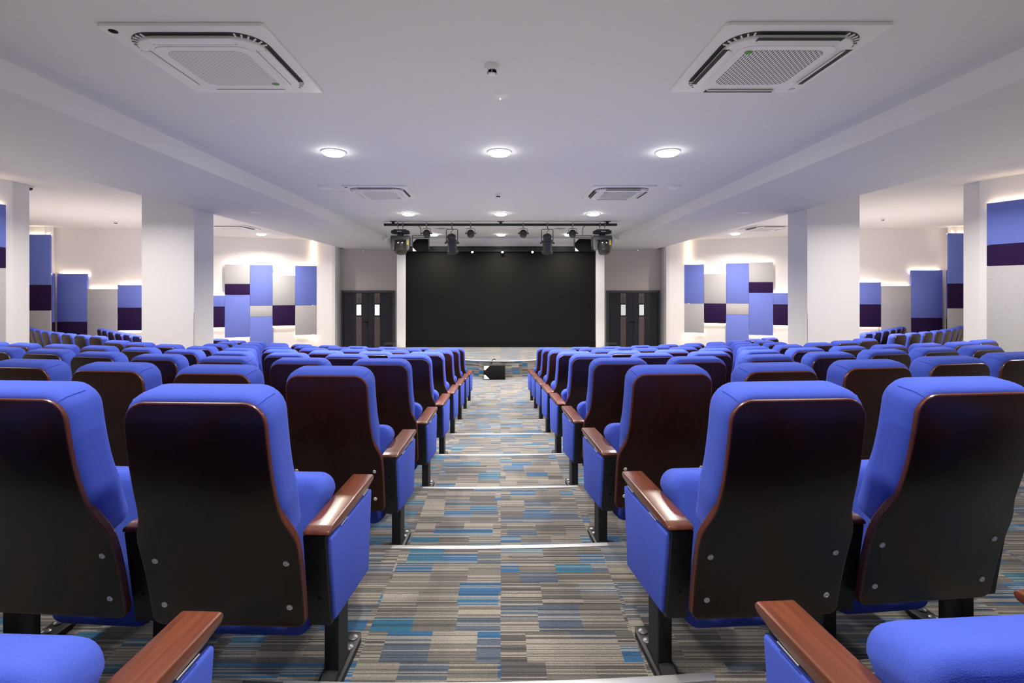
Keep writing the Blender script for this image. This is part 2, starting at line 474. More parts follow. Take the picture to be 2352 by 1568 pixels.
# ------------------------------------------------------------------ wing seating
def wing_row(side, px0, py0, n, a0, a1, htop, rowname, zf):
    d = htop * F / (py0 - VY)
    x = (px0 - VX) * d / F
    for i in range(n):
        a = a0 + (a1 - a0) * i / max(1, n - 1)
        ph = side * a
        ox = x + (-math.sin(ph)) * .13; oy = d + math.cos(ph) * .13
        sd = 'left' if side < 0 else 'right'
        lab = 'blue chair in %s of the %s wing, %s from the pillar end' % (rowname, sd, ORD[i + 1])
        chair((ox, oy, zf), ph * .95, lab, 'blue chairs in the %s wing' % sd, [(side, False)] + ([(-side, True)] if i == 0 else []), 1)
        x += side * math.cos(a) * SP * .98; d += math.sin(a) * SP * .98
WZ, WZ1 = .05, .125
HT, HT1 = ZC - WZ - 1.023, ZC - WZ1 - 1.023
R_ = math.radians
wing_row(-1, 228, 772, 9, R_(26), R_(43), HT1, 'the rear row', WZ1)
wing_row(-1, 322, 770, 6, R_(36), R_(42), HT, 'the front row', WZ)
wing_row(1, 2060, 767, 8, R_(26), R_(43), HT1, 'the rear row', WZ1)
wing_row(1, 1988, 764, 6, R_(36), R_(42), HT, 'the front row', WZ)

# ------------------------------------------------------------------ floor, steps, stage
def floor_build():
    bm = bmesh.new()
    xs = [-8.1 + 16.2 * i / 60 for i in range(61)]
    def nose(n, x): return 1.51 + n + bow(x) * .98
    prev = [(x, -3.2) for x in xs]; zp = level(0)
    def strip(A, B):
        va = [bm.verts.new(p) for p in A]; vb = [bm.verts.new(p) for p in B]
        for i in range(len(A) - 1): bm.faces.new((va[i], va[i + 1], vb[i + 1], vb[i]))
    edge = [(x, -3.2, level(0)) for x in xs]
    for n in range(8):
        nx = [(x, nose(n, x), level(n)) for x in xs]
        strip(edge, nx)
        lo = [(x, nose(n, x), level(n + 1)) for x in xs]
        strip(nx, lo)
        edge = lo
    strip(edge, [(x, 16.2, 0) for x in xs])
    for s in (-1, 1):     # wing platforms
        x0, x1 = sorted((6.9 * s, 13.2 * s))
        box(bm, x0, x1, 7.6, 13.4, -.1, WZ)
        prism(bm, [(q * s, w) for q, w in ((6.9, 7.6), (12.9, 7.6), (12.9, 12.4), (10.96, 12.4), (6.9, 9.56))], WZ - .02, WZ1, 'z')
    struct('floor', bm, 'carpet', 'stepped floor in grey and blue block patterned striped carpet', 'floor', 20)
floor_build()
for n in range(5):
    bm = bmesh.new()
    xs = [-.66 + 1.32 * i / 12 for i in range(13)]
    z = level(n)
    sec = [(-.030, .0005), (-.030, .004), (-.002, .005), (.004, .002), (.004, -.018), (.0005, -.018), (.0005, .0005)]
    rings = [[bm.verts.new((x, 1.51 + n + bow(x) * .98 + a, z + b)) for a, b in sec] for x in xs]
    m = len(sec)
    for a, c in zip(rings, rings[1:]):
        for i in range(m): bm.faces.new((a[i], a[(i + 1) % m], c[(i + 1) % m], c[i]))
    bm.faces.new(rings[0]); bm.faces.new(rings[-1][::-1])
    struct('trim_%d' % (n + 1), bm, 'alu', 'metal nosing strip on the %s aisle step from the camera' % ORD[n + 1], 'step edge')
STG = .371
def stage():
    bm = bmesh.new()
    xs = [-3.05 + 6.1 * i / 40 for i in range(41)]
    fr = [(x, 11.36 + .3 * x * x) for x in xs]
    poly = fr + [(3.05, 14.6), (-3.05, 14.6)]
    prism(bm, poly, 0.001, STG, 'z')
    o = struct('floor_stage', bm, 'carpet', 'low curved stage covered in grey and blue carpet', 'stage', 20)
    bm = bmesh.new()
    tube(bm, [(x, y - .004, STG + .002) for x, y in fr], .012, 8)
    struct('trim_20', bm, 'alu', 'pale metal edge strip along the curved stage front', 'stage edge')
stage()

# ------------------------------------------------------------------ shell of the room
def quadwall(bm, p0, p1, z0, z1, th, out):
    """upright wall from p0 to p1, th thick towards 'out' (a point on the far side)"""
    a, b = Vector((*p0, 0)), Vector((*p1, 0)); t = (b - a).normalized(); n = Vector((-t.y, t.x, 0))
    if (Vector((*out, 0)) - a).dot(n) < 0: n = -n
    c = [a, b, b + n * th, a + n * th]
    prism(bm, [(v.x, v.y) for v in c], z0, z1, 'z')
bm = bmesh.new(); box(bm, -3.26, 3.26, -3.2, 14.4, CEIL, CEIL + .12)
struct('ceiling', bm, 'ceiling', 'flat white ceiling over the centre of the hall', 'ceiling')
for s, nm in ((-1, 'left'), (1, 'right')):
    bm = bmesh.new(); x0, x1 = sorted((3.25 * s, 4.98 * s)); box(bm, x0, x1, -3.2, 16.1, BEAMZ, BEAMZ + .45)
    struct('ceiling_beam_' + nm, bm, 'ceiling', 'broad white dropped ceiling beam running along the %s side' % nm, 'ceiling beam')
    bm = bmesh.new(); x0, x1 = sorted((4.97 * s, 13.2 * s)); box(bm, x0, x1, -3.2, 16.3, WCEIL, WCEIL + .12)
    struct('ceiling_wing_' + nm, bm, 'ceiling', 'white ceiling over the %s wing' % nm, 'ceiling')
    bm = bmesh.new(); x0, x1 = sorted((4.98 * s, 5.83 * s)); box(bm, x0, x1, 7.99, 8.53, 0, WCEIL)
    struct('pillar_' + nm, bm, 'wall', 'square white pillar standing among the chairs on the %s' % nm, 'pillar')
    # walls
    bm = bmesh.new(); quadwall(bm, (5.90 * s, 15.78), (8.95 * s, 14.40), 0, WCEIL, .15, (7 * s, 20))
    struct('wall_wing_' + nm, bm, 'wall', 'white angled wall carrying felt panels at the front of the %s wing' % nm, 'wall')
    bm = bmesh.new(); quadwall(bm, (5.97 * s, 15.74), (5.2 * s, 15.45), 0, WCEIL, .1, (5.9 * s, 20)); quadwall(bm, (5.2 * s, 15.45), (5.2 * s, 16.1), 0, WCEIL, .1, (9 * s, 15.8))
    struct('wall_return_' + nm, bm, 'wall', 'white wall return beside the %s double doors' % nm, 'wall')
    for q, (a, b_, o_) in enumerate((((8.9, 14.42), (8.9, 12.73), (5, 13)), ((8.9, 12.73), (11.53, 12.73), (9, 20)), ((11.53, 12.73), (11.36, 12.40), (14, 13)),
                                     ((11.36, 12.40), (12.9, 12.40), (12, 20)), ((12.8, 12.5), (12.8, 7.4), (20, 9)), ((12.9, 7.55), (7.3, 7.55), (9, 0)))):
        bm = bmesh.new(); quadwall(bm, (a[0] * s, a[1]), (b_[0] * s, b_[1]), 0, WCEIL, .1, (o_[0] * s, o_[1]))
        struct('wall_wing_%s_%s' % (nm, ('step', 'back', 'corner', 'recess', 'outer', 'rear')[q]), bm, 'wall',
               'warm lit white %s wall of the %s wing' % (('stepped', 'back', 'corner', 'recessed', 'outer', 'rear')[q], nm), 'wall')
    ex = .14 if s < 0 else .01
    bm = bmesh.new(); quadwall(bm, ((7.02 + ex) * s, 7.22), (8.05 * s, 4.30), 0, WCEIL, .15, (12 * s, 6)); quadwall(bm, (8.05 * s, 4.3), (8.05 * s, -3.2), 0, WCEIL, .15, (12 * s, 2))
    struct('wall_side_' + nm, bm, 'wall', 'white side wall near the camera on the %s' % nm, 'wall')
    bm = bmesh.new(); prism(bm, [((7.085 + ex) * s, 7.27), ((7.045 + ex) * s, 7.50), (7.5 * s, 7.56), (7.5 * s, 7.27)], 0, WCEIL, 'z')
    struct('wall_end_' + nm, bm, 'wall', 'narrow white end post of the %s side wall' % nm, 'wall post')
    # door wall
    bm = bmesh.new(); x0, x1 = sorted((2.9 * s, 5.25 * s)); box(bm, x0, x1, 15.9, 16.05, 0, BEAMZ + .02)
    struct('wall_door_' + nm, bm, 'doorwall', 'wall above the %s double doors, beam shade put into its colour' % nm, 'wall')
    bm = bmesh.new(); x0, x1 = sorted((2.735 * s, 2.985 * s)); box(bm, x0, x1, 14.15, 16.0, 0, CEIL)
    struct('wall_pier_' + nm, bm, 'wall', 'white pier on the %s edge of the big screen' % nm, 'wall pier')
    # corner guards
    bm = bmesh.new()
    zt = ZC - .36
    box(bm, *sorted((4.975 * s, 5.02 * s)), 7.984, 7.990, .3, zt); box(bm, *sorted((4.974 * s, 4.980 * s)), 7.984, 8.03, .3, zt)
    struct('trim_%d' % (30 + (s > 0)), bm, 'whitepl', 'pale corner guard on the lower edge of the %s pillar' % nm, 'corner guard')
bm = bmesh.new(); box(bm, -2.74, 2.74, 14.30, 14.45, STG, CEIL)
struct('wall_front', bm, 'wall', 'white wall strip above the big black screen', 'wall')
bm = bmesh.new(); box(bm, -8.2, 8.2, -3.3, -3.2, 0, WCEIL)
struct('wall_rear', bm, 'rear', 'unseen rear wall, made dark to keep light off the chair backs', 'wall')

# ------------------------------------------------------------------ screen
t = thing('video_wall', 'huge black video screen filling the wall behind the stage', 'screen', (0, 14.2, STG))
zt = P(0, 566, 14.2).z - STG
bm = bmesh.new(); box(bm, -2.73, 2.73, -.02, .10, 0, zt); obj('cabinet', bm, 'blackmat', t)
bm = bmesh.new(); box(bm, -2.725, 2.725, -.035, -.021, .17, zt - .19); obj('screen_panel', bm, 'screen', t)
bm = bmesh.new(); box(bm, -2.73, 2.73, -.06, -.021, zt - .15, zt); obj('top_valance', bm, 'black2', t)
bm = bmesh.new(); box(bm, -2.73, 2.73, -.05, -.021, 0, .165); obj('plinth', bm, 'blackmat', t)
bm = bmesh.new(); box(bm, -2.73, 2.73, -.10, .09, zt + .003, zt + .075); obj('top_channel', bm, 'grey_light', t)
tr = thing('track_rail', 'thin dark lighting track above the top edge of the screen', 'lighting track', (0, 14.0, P(0, 566, 14.0).z))
bm = bmesh.new(); box(bm, -.95, 1.03, -.012, .012, -.012, .012, .003, 1); obj('rail', bm, 'black', tr)
bm = bmesh.new()
for x in (-.7, .05, .8): box(bm, x - .01, x + .01, -.005, .11, -.005, .005)
obj('bracket', bm, 'black', tr)
for px, nm in ((1085, 'left'), (1154, 'middle'), (1223, 'right')):
    c = P(px, 577, 14.0)
    t = thing('track_spotlight', '%s of the three small lit spotlights at the screen top' % nm, 'spotlight', c, group='spotlights on the screen track')
    bm = bmesh.new(); lathe(bm, [(.0, .05), (.03, .05), (.034, .045), (.036, -.035), (.033, -.04), (0, -.04)], 20, align((0, 0, 0), (0, .8, .6))); obj('housing', bm, 'black', t)
    bm = bmesh.new(); lathe(bm, [(.028, -.0401), (.02, -.046), (0, -.048)], 20, align((0, 0, 0), (0, .8, .6))); obj('lens', bm, 'spotlamp', t)
    bm = bmesh.new(); tube(bm, [(0, 0, .03), (0, 0, P(0, 566, 14.0).z - c.z - .012)], .008); obj('stem', bm, 'black', t)

# ------------------------------------------------------------------ doors
def door(s, nm, lit):
    d = 15.9
    cx = (846 - VX) * d / F if s < 0 else (1454 - VX) * d / F
    W = 1.72; H = P(0, 667, d).z
    t = thing('door_1' if s < 0 else 'door_2', 'dark grey double door on the %s with two small windows' % nm, 'door', (cx, 15.9, 0)); t['kind'] = 'structure'
    bm = bmesh.new(); fw = .07
    box(bm, -W / 2, -W / 2 + fw, -.05, -.002, 0, H, .004, 1); box(bm, W / 2 - fw, W / 2, -.05, -.002, 0, H, .004, 1); box(bm, -W / 2 + fw, W / 2 - fw, -.05, -.002, H - fw, H, .004, 1)
    obj('door_frame', bm, 'doorframe', t)
    for q in (-1, 1):
        x0, x1 = sorted((q * .004, q * (W / 2 - fw - .004)))
        bm = bmesh.new(); box(bm, x0, x1, -.03, -.004, .01, H - fw - .004, .003, 1)
        lf = obj('door_leaf', bm, 'door', t)
        xc = q * .295 - (.0 if s < 0 else .03)
        sw = .085
        zw0, zw1 = P(0, 725, d).z, P(0, 698, d).z
        bm = bmesh.new(); box(bm, xc - sw, xc + sw, -.0325, -.0302, zw1 + .02, H - fw - .01); box(bm, xc - sw, xc + sw, -.0325, -.0302, .05, zw0 - .03)
        st = obj('strip_panel', bm, 'doorstrip', lf)
        zm = zw1 + .16; bm = bmesh.new()
        prism(bm, [(xc - .045, zm - .10), (xc, zm + .11), (xc + .045, zm - .10), (xc + .02, zm - .10), (xc, zm - .02), (xc - .02, zm - .10)], -.0335, -.0327, 'y')
        obj('mark', bm, 'doormark', lf)
        bm = bmesh.new(); fr = .018
        for a, b_, c_, d_ in ((xc - .095, xc - .095 + fr, zw0, zw1), (xc + .095 - fr, xc + .095, zw0, zw1), (xc - .095, xc + .095, zw0, zw0 + fr), (xc - .095, xc + .095, zw1 - fr, zw1)):
            box(bm, a, b_, -.04, -.0335, c_, d_)
        wf = obj('window_frame', bm, 'blackmat', lf)
        bm = bmesh.new(); box(bm, xc - .078, xc + .078, -.036, -.0335, zw0 + .018, zw1 - .018); obj('glass', bm, lit, lf)
    bm = bmesh.new(); zh = P(0, 739, d).z; xh = -.02 if s < 0 else .02
    lathe(bm, [(.028, 0), (.028, .012), (.012, .014), (.012, .045), (0, .045)], 16, align((xh, -.03, zh), (0, -1, 0)))
    box(bm, *sorted((xh + .012, xh - .13)), -.08, -.065, zh - .01, zh + .01, .004, 1)
    lathe(bm, [(.022, 0), (.022, .01), (0, .01)], 16, align((xh, -.03, zh - .09), (0, -1, 0)))
    obj('door_handle', bm, 'blackmat', t)
door(-1, 'left', 'frost'); door(1, 'right', 'frostdim')

# ------------------------------------------------------------------ felt wall panels with warm strips behind
class Wall:
    def __init__(self, p0, p1, off=.09):
        a, b = Vector((*p0, 0)), Vector((*p1, 0)); t = (b - a).normalized(); n = Vector((-t.y, t.x, 0))
        if (Vector((0, 0, 0)) - a).dot(n) < 0: n = -n
        self.a, self.t, self.n, self.off = a, t, n, off
    def hit(self, px):
        dr = Vector(((px - VX) / F, 1, 0)); o = self.a + self.n * self.off
        k = o.dot(self.n) / dr.dot(self.n); p = dr * k
        return (p - o).dot(self.t), p.y
TH = .045
def felt(w, x0, x1, y0, y1, mat, label, led_top=False, led_bot=False, group=None, slope=None, z1=None):
    u0, d0 = w.hit(x0); u1, d1 = w.hit(x1); d = (d0 + d1) / 2
    if u0 > u1: u0, u1 = u1, u0
    zt, zb = ZC - (y0 - VY) * d / F, ZC - (y1 - VY) * d / F
    if zb < .06: zb = .06
    m = Matrix.Translation(w.a + w.n * w.off) @ Matrix(((w.t.x, w.n.x, 0, 0), (w.t.y, w.n.y, 0, 0), (0, 0, 1, 0), (0, 0, 0, 1)))
    cu = (u0 + u1) / 2; base = m @ Vector((cu, 0, zb)); hw = (u1 - u0) / 2
    rot = math.atan2(w.t.y, w.t.x)
    # the local frame of the panel: x along the wall, y out of the wall or into it
    ysign = 1 if (Matrix.Rotation(rot, 3, 'Z') @ Vector((0, 1, 0))).dot(w.n) > 0 else -1
    if led_top or led_bot:
        t = thing('acoustic_panel', label, 'wall panel', base, (0, 0, rot), group)
        par = t
    bm = bmesh.new(); y0_, y1_ = sorted((0, -TH * ysign))
    box(bm, -hw + .002, hw - .002, y0_, y1_, .002, zt - zb - .002, .004, 2)
    if led_top or led_bot:
        obj('felt_face', bm, mat, t)
        for fl, z in ((led_top, zt - zb - .012), (led_bot, .012)):
            if fl:
                bm = bmesh.new(); a_, b_ = sorted((-(TH + .004) * ysign, -(TH + .018) * ysign))
                box(bm, -hw + .01, hw - .01, a_, b_, z - .006, z + .006); obj('led_strip', bm, 'led', t)
    else:
        o = obj('acoustic_panel', bm, mat, None, base, (0, 0, rot)); tag(o, label, 'wall panel', group)

def panels(s):
    nm = 'left' if s < 0 else 'right'
    g1 = 'felt panels on the %s angled wing wall' % nm
    A = Wall((5.90 * s, 15.78), (8.95 * s, 14.40))
    if s < 0:
        c = dict(a=(478, 516), b=(516, 574), c=(574, 626), d=(626, 678), e=(678, 727))
        Y = dict(a=(678, 704, 752), b=(607, 652, 677, 775), c=(608, 702, 727, 812), d=(632, 701, 748), e=(610, 701, 769))
    else:
        c = dict(a=(1776, 1815), b=(1720, 1776), c=(1668, 1720), d=(1617, 1668), e=(1567, 1617))
        Y = dict(a=(672, 699, 747), b=(602, 648, 672, 770), c=(604, 697, 722, 812), d=(628, 697, 742), e=(607, 697, 764))
    w = 'on the %s angled wall' % nm
    felt(A, *c['a'], Y['a'][0], Y['a'][1], 'fblue', 'short blue felt panel %s, partly behind the pillar' % w, True, False, g1)
    felt(A, *c['a'], Y['a'][1], Y['a'][2], 'fdark', 'navy felt panel %s, partly behind the pillar' % w, False, True, g1)
    felt(A, *c['b'], Y['b'][0], Y['b'][1], 'fgrey', 'grey felt panel %s above a short navy panel' % w, True, False, g1)
    felt(A, *c['b'], Y['b'][1], Y['b'][2], 'fdark', 'short navy felt panel %s between grey and blue panels' % w, False, False, g1)
    felt(A, *c['b'], Y['b'][2], Y['b'][3], 'fblue', 'tall blue felt panel %s under the short navy panel' % w, False, True, g1)
    felt(A, *c['c'], Y['c'][0], Y['c'][1], 'fblue', 'blue felt panel %s above the small grey rectangle' % w, True, False, g1)
    felt(A, *c['c'], Y['c'][1], Y['c'][2], 'fgrey', 'small grey felt rectangle %s between two blue panels' % w, False, False, g1)
    felt(A, *c['c'], Y['c'][2], Y['c'][3], 'fblue', 'blue felt panel %s below the small grey rectangle' % w, False, False, g1)
    felt(A, *c['d'], Y['d'][0], Y['d'][1], 'fgrey', 'grey felt panel %s above the larger navy square' % w, True, False, g1)
    felt(A, *c['d'], Y['d'][1], Y['d'][2], 'fdark', 'larger navy felt square %s under a grey panel' % w, False, True, g1)
    felt(A, *c['e'], Y['e'][0], Y['e'][1], 'fblue', 'blue felt panel %s, top of the column nearest the doors' % w, True, False, g1)
    felt(A, *c['e'], Y['e'][1], Y['e'][2], 'fgrey', 'grey felt panel %s, bottom of the column nearest the doors' % w, False, True, g1)
    g2 = 'felt panels on the %s wing back wall' % nm
    w = 'on the %s wing back wall' % nm
    B = Wall((8.9 * s, 12.73), (11.53 * s, 12.73)); B2 = Wall((11.36 * s, 12.40), (12.9 * s, 12.40)); RT = Wall((11.53 * s, 12.73), (11.36 * s, 12.40), .09)
    if s < 0:
        q = [(270, 345), (200, 270), (131, 200), (60, 115)]; dy = 0
        YY = [(654, 706.5, 759), (663, 845), (628, 739, 845), (538, 654, 713, 845)]
    else:
        q = [(1950, 2024), (2024, 2093), (2093, 2165), (2179, 2236)]
        YY = [(648, 699, 751), (656, 845), (620, 730, 845), (535, 651, 708, 845)]
    felt(B, *q[0], YY[0][0], YY[0][1], 'fblue', 'short blue felt panel %s above a navy one' % w, True, False, g2)
    felt(B, *q[0], YY[0][1], YY[0][2], 'fdark', 'navy felt panel %s under the short blue panel' % w, False, True, g2)
    felt(B, *q[1], YY[1][0], YY[1][1], 'fgrey', 'tall plain grey felt panel %s' % w, True, False, g2)
    felt(B, *q[2], YY[2][0], YY[2][1], 'fblue', 'big blue felt panel %s beside the inner corner' % w, True, False, g2)
    felt(B, *q[2], YY[2][1], YY[2][2], 'fdark', 'navy felt panel %s under the big blue corner panel' % w, False, False, g2)
    felt(B2, *q[3], YY[3][0], YY[3][1], 'fblue', 'tallest blue felt panel %s close to the end post' % w, True, False, g2)
    felt(B2, *q[3], YY[3][1], YY[3][2], 'fdark', 'navy felt panel %s under the tallest blue panel' % w, False, False, g2)
    felt(B2, *q[3], YY[3][2], YY[3][3], 'fgrey', 'grey felt panel %s at the foot of the tallest column' % w, False, False, g2)
    # short return of the corner
    def ret(z0, z1, mat, label, led):
        a = Vector((11.53 * s, 12.73 - .10, 0)); b = Vector((11.36 * s, 12.42, 0)); t_ = (b - a).normalized(); n = Vector((-t_.y, t_.x, 0))
        if n.x * s > 0: n = -n
        bm = bmesh.new(); pts = [a + n * .03, b + n * .03, b + n * .07, a + n * .07]
        prism(bm, [(v.x, v.y) for v in pts], z0, z1, 'z', .003, 1)
        if led:
            t2 = thing('acoustic_panel', label, 'wall panel', (0, 0, 0), group=g2); obj('felt_face', bm, mat, t2)
            bm = bmesh.new(); pts = [a + n * .012, b + n * .012, b + n * .024, a + n * .024]; prism(bm, [(v.x, v.y) for v in pts], z1 - .02, z1 - .008, 'z'); obj('led_strip', bm, 'led', t2)
        else:
            tag(obj('acoustic_panel', bm, mat), label, 'wall panel', g2)
    zt = ZC - (YY[2][0] - VY) * 12.6 / F; zm = ZC - (YY[2][1] - VY) * 12.6 / F
    ret(zm, zt, 'fblue', 'narrow blue felt strip on the short return of the %s wing corner' % nm, True)
    ret(.06, zm - .002, 'fdark', 'narrow navy felt strip on the short return of the %s wing corner' % nm, False)
    # near side wall
    S = Wall(((7.16 if s < 0 else 7.03) * s, 7.22), (8.05 * s, 4.30)); g3 = 'felt panels on the %s side wall' % nm
    m0 = (2266 if s > 0 else 14); u0, _ = S.hit(m0)
    w = 'on the near %s side wall' % nm
    d0 = S.hit(m0)[1]
    zz = [ZC - (v - VY) * d0 / F for v in ((467, 563, 611) if s > 0 else (470, 568, 616))]
    def side(z0, z1, mat, label, led):
        t = thing('acoustic_panel', label, 'wall panel', (0, 0, 0), group=g3)
        o = S.a + S.n * S.off
        tt = S.t if (S.t.y < 0) else -S.t
        p0 = o + S.t * u0; p1 = p0 + tt * 1.2
        q0 = p0 - S.n * TH; q1 = p1 - S.n * TH
        bm = bmesh.new(); prism(bm, [(v.x, v.y) for v in (p0, p1, q1, q0)], z0 + .002, z1 - .002, 'z', .004, 2); obj('felt_face', bm, mat, t)
        if led:
            bm = bmesh.new(); r0, r1 = p0 - S.n * (TH + .004), p1 - S.n * (TH + .004); e0, e1 = r0 - S.n * .014, r1 - S.n * .014
            prism(bm, [(v.x, v.y) for v in (r0, r1, e1, e0)], z1 - .02, z1 - .008, 'z'); obj('led_strip', bm, 'led', t)
    side(zz[1], zz[0], 'fblue', 'blue felt panel %s, top of its column' % w, True)
    side(zz[2], zz[1], 'fdark', 'navy felt panel %s between blue and grey' % w, False)
    side(.4, zz[2], 'fgrey', 'tall grey felt panel %s reaching down behind the chairs' % w, False)
    # upright strip in the corner beside the doors
    bm = bmesh.new(); tube(bm, [(5.98 * s, 15.66, .4), (5.98 * s, 15.66, WCEIL - .02)], .006, 6)
    tag(obj('corner_led_strip', bm, 'led_soft'), 'upright warm light strip in the wall corner beside the %s doors' % nm, 'light strip')
MT['led_soft'] = emit('warm_led_soft', (1.0, .74, .48), 22.0)
panels(-1); panels(1)

# ------------------------------------------------------------------ ceiling fittings
LIGHTS = []
def downlight(x, y, z, label, group, vis=True, power=90, r=.12, col=(1, .93, .81), spread=150):
    t = thing('downlight', label, 'ceiling light', (x, y, z), group=group)
    bm = bmesh.new(); lathe(bm, [(r + .014, 0), (r + .014, -.006), (r + .004, -.012), (r, -.010), (r, 0)], 32); obj('trim_ring', bm, 'whitepl', t)
    bm = bmesh.new(); lathe(bm, [(r, -.004), (r * .96, -.022), (r * .8, -.036), (r * .5, -.044), (0, -.047)], 32); obj('diffuser', bm, 'lamp', t)
    l = bpy.data.lights.new('downlight_lamp', 'AREA'); l.shape = 'DISK'; l.size = r * 1.7; l.energy = power; l.color = col; l.spread = math.radians(spread)
    lo = bpy.data.objects.new('bulb', l); COL.objects.link(lo); lo.parent = t; lo.location = (0, 0, -.052)
DL = 'round ceiling downlights'
rows = [(5.36, (766, 1147, 1534), 'nearest visible'), (9.68, (938, 1150, 1363), 'second'), (13.3, (996, 1151, 1306), 'farthest')]
for d, pxs, rn in rows:
    for px, cn in zip(pxs, ('left', 'middle', 'right')):
        downlight((px - VX) * d / F, d, CEIL, 'lit round downlight, %s one of the %s row of three' % (cn, rn), DL, power={5.36: 92, 9.68: 118}.get(d, 44), spread=150 if d < 12 else 140)
for x, cn in ((-1.82, 'left'), (0, 'middle'), (1.82, 'right')):
    downlight(x, 1.05, CEIL, 'lit round downlight above the camera, %s one of three' % cn, DL, power=34, col=(1, .93, .81))
for s, nm, px, py in ((-1, 'left', 600, 537), (1, 'right', 1689, 536)):
    c = P(px, py, 1.6 * F / (VY - py))
    downlight(c.x, c.y, WCEIL, 'lit round downlight in the %s wing in front of the felt panels' % nm, DL, power=75, col=(1, .90, .80))
    downlight(6.97 * s, 10.5, WCEIL, 'unseen downlight added behind the pillar to brighten the %s wing' % nm, DL, power=260, col=(1, .86, .76))  # added lamp, hidden by the pillar, to warm and brighten the wing
    downlight(5.9 * s, 3.6, WCEIL, 'unseen downlight added over the outer %s chairs near the camera' % nm, DL, power=60, col=(1, .90, .82))  # added lamp out of view, lights the outer seats and pillar
    downlight(5.65 * s, 6.3, WCEIL, 'unseen downlight added to brighten the front of the %s pillar' % nm, DL, power=62, col=(1, .91, .85))  # added lamp, kept out of sight behind the beam, lights the pillar face

def cassette(x, y, z, label, open_louvers, rot, eye):
    t = thing('ceiling_air_conditioner', label, 'air conditioner', (x, y, z), (0, 0, rot), 'ceiling air conditioners')
    def rr(a, r, n=8):
        pts = []
        for cx, cy, st in ((a - r, a - r, 0), (-(a - r), a - r, 90), (-(a - r), -(a - r), 180), (a - r, -(a - r), 270)):
            for i in range(n + 1):
                an = math.radians(st + 90 * i / n); pts.append((cx + r * math.cos(an), cy + r * math.sin(an)))
        return pts
    A = .47
    bm = bmesh.new(); prism(bm, rr(A, .02), -.022, 0, 'z', .004, 2); obj('frame', bm, 'whitepl', t)
    bm = bmesh.new(); prism(bm, rr(.405, .17), -.026, -.021, 'z'); obj('air_gap', bm, 'gap', t)
    bm = bmesh.new(); prism(bm, rr(.378, .15), -.052, -.024, 'z', .008, 3); obj('body', bm, 'whitepl', t)
    bm = bmesh.new(); prism(bm, rr(.298, .08), -.056, -.051, 'z', .002, 1); gp = obj('grille_panel', bm, 'whitepl', t)
    bm = bmesh.new(); prism(bm, rr(.248, .075), -.0575, -.0562, 'z'); obj('grille', bm, 'grille' if open_louvers else 'grillef', gp)
    for k in range(4):
        m = Matrix.Rotation(k * PI / 2, 4, 'Z')
        bm = bmesh.new()
        tilt = Matrix.Translation((0, .357, -.050)) @ Matrix.Rotation(math.radians(32 if open_louvers else 4), 4, 'X')
        box(bm, -.24, .24, -.030, .030, -.004, .004, .003, 2, mtx=m @ tilt); obj('louver', bm, 'whitepl', t)
        bm = bmesh.new(); box(bm, -.25, .25, .352, .392, -.0535, -.0522, mtx=m)
        if open_louvers: obj('slot', bm, 'gap', t)
        else:
            bm.free()
            bm = bmesh.new(); box(bm, -.25, .25, .322, .325, -.0532, -.0522, mtx=m); obj('slot', bm, 'gap', t)
        # ribs in the rounded corner gaps
        bm = bmesh.new()
        for i in range(6):
            an = math.radians(12 + i * 13); cx = .405 - .17; 
            p0 = Vector((cx + .14 * math.cos(an), cx + .14 * math.sin(an), -.03)); p1 = Vector((cx + .168 * math.cos(an), cx + .168 * math.sin(an), -.03))
            b2 = bmesh.new(); tube(b2, [p0, p1], .006, 6); b2.transform(m); merge(bm, b2)
        obj('rib', bm, 'whitepl', t)
    bm = bmesh.new(); lathe(bm, [(.026, -.0578), (.026, -.0592), (0, -.0592)], 20, Matrix.Translation((eye[0] * .225, eye[1] * .225, 0)) @ Matrix.Diagonal((1, .8, 1, 1))); obj('sticker', bm, 'green', t)
    bm = bmesh.new(); lathe(bm, [(.024, -.0221), (.024, -.0245), (.018, -.026), (0, -.027)], 20, Matrix.Translation((eye[2] * .415, eye[3] * .415, 0))); obj('sensor', bm, 'blackmat' if not open_louvers else 'steel', t)
cassette(-1.81, 3.24, CEIL, 'white square ceiling air conditioner near the camera, left, louvers shut', False, 0, (1, 1, -1, -1))
cassette(1.74, 3.23, CEIL, 'white square ceiling air conditioner near the camera, right, louvers open', True, 0, (-1, -1, 1, 1))
cassette(-1.83, 7.55, CEIL, 'white square ceiling air conditioner farther off on the left centre ceiling', False, 0, (1, 1, -1, -1))
cassette(1.79, 7.55, CEIL, 'white square ceiling air conditioner farther off on the right centre ceiling', True, 0, (-1, -1, 1, 1))
cassette(-6.78, 12.5, WCEIL, 'white square ceiling air conditioner in the left wing by the pillar', False, 0, (1, 1, -1, -1))
cassette(6.75, 12.5, WCEIL, 'white square ceiling air conditioner in the right wing by the pillar', True, 0, (-1, -1, 1, 1))

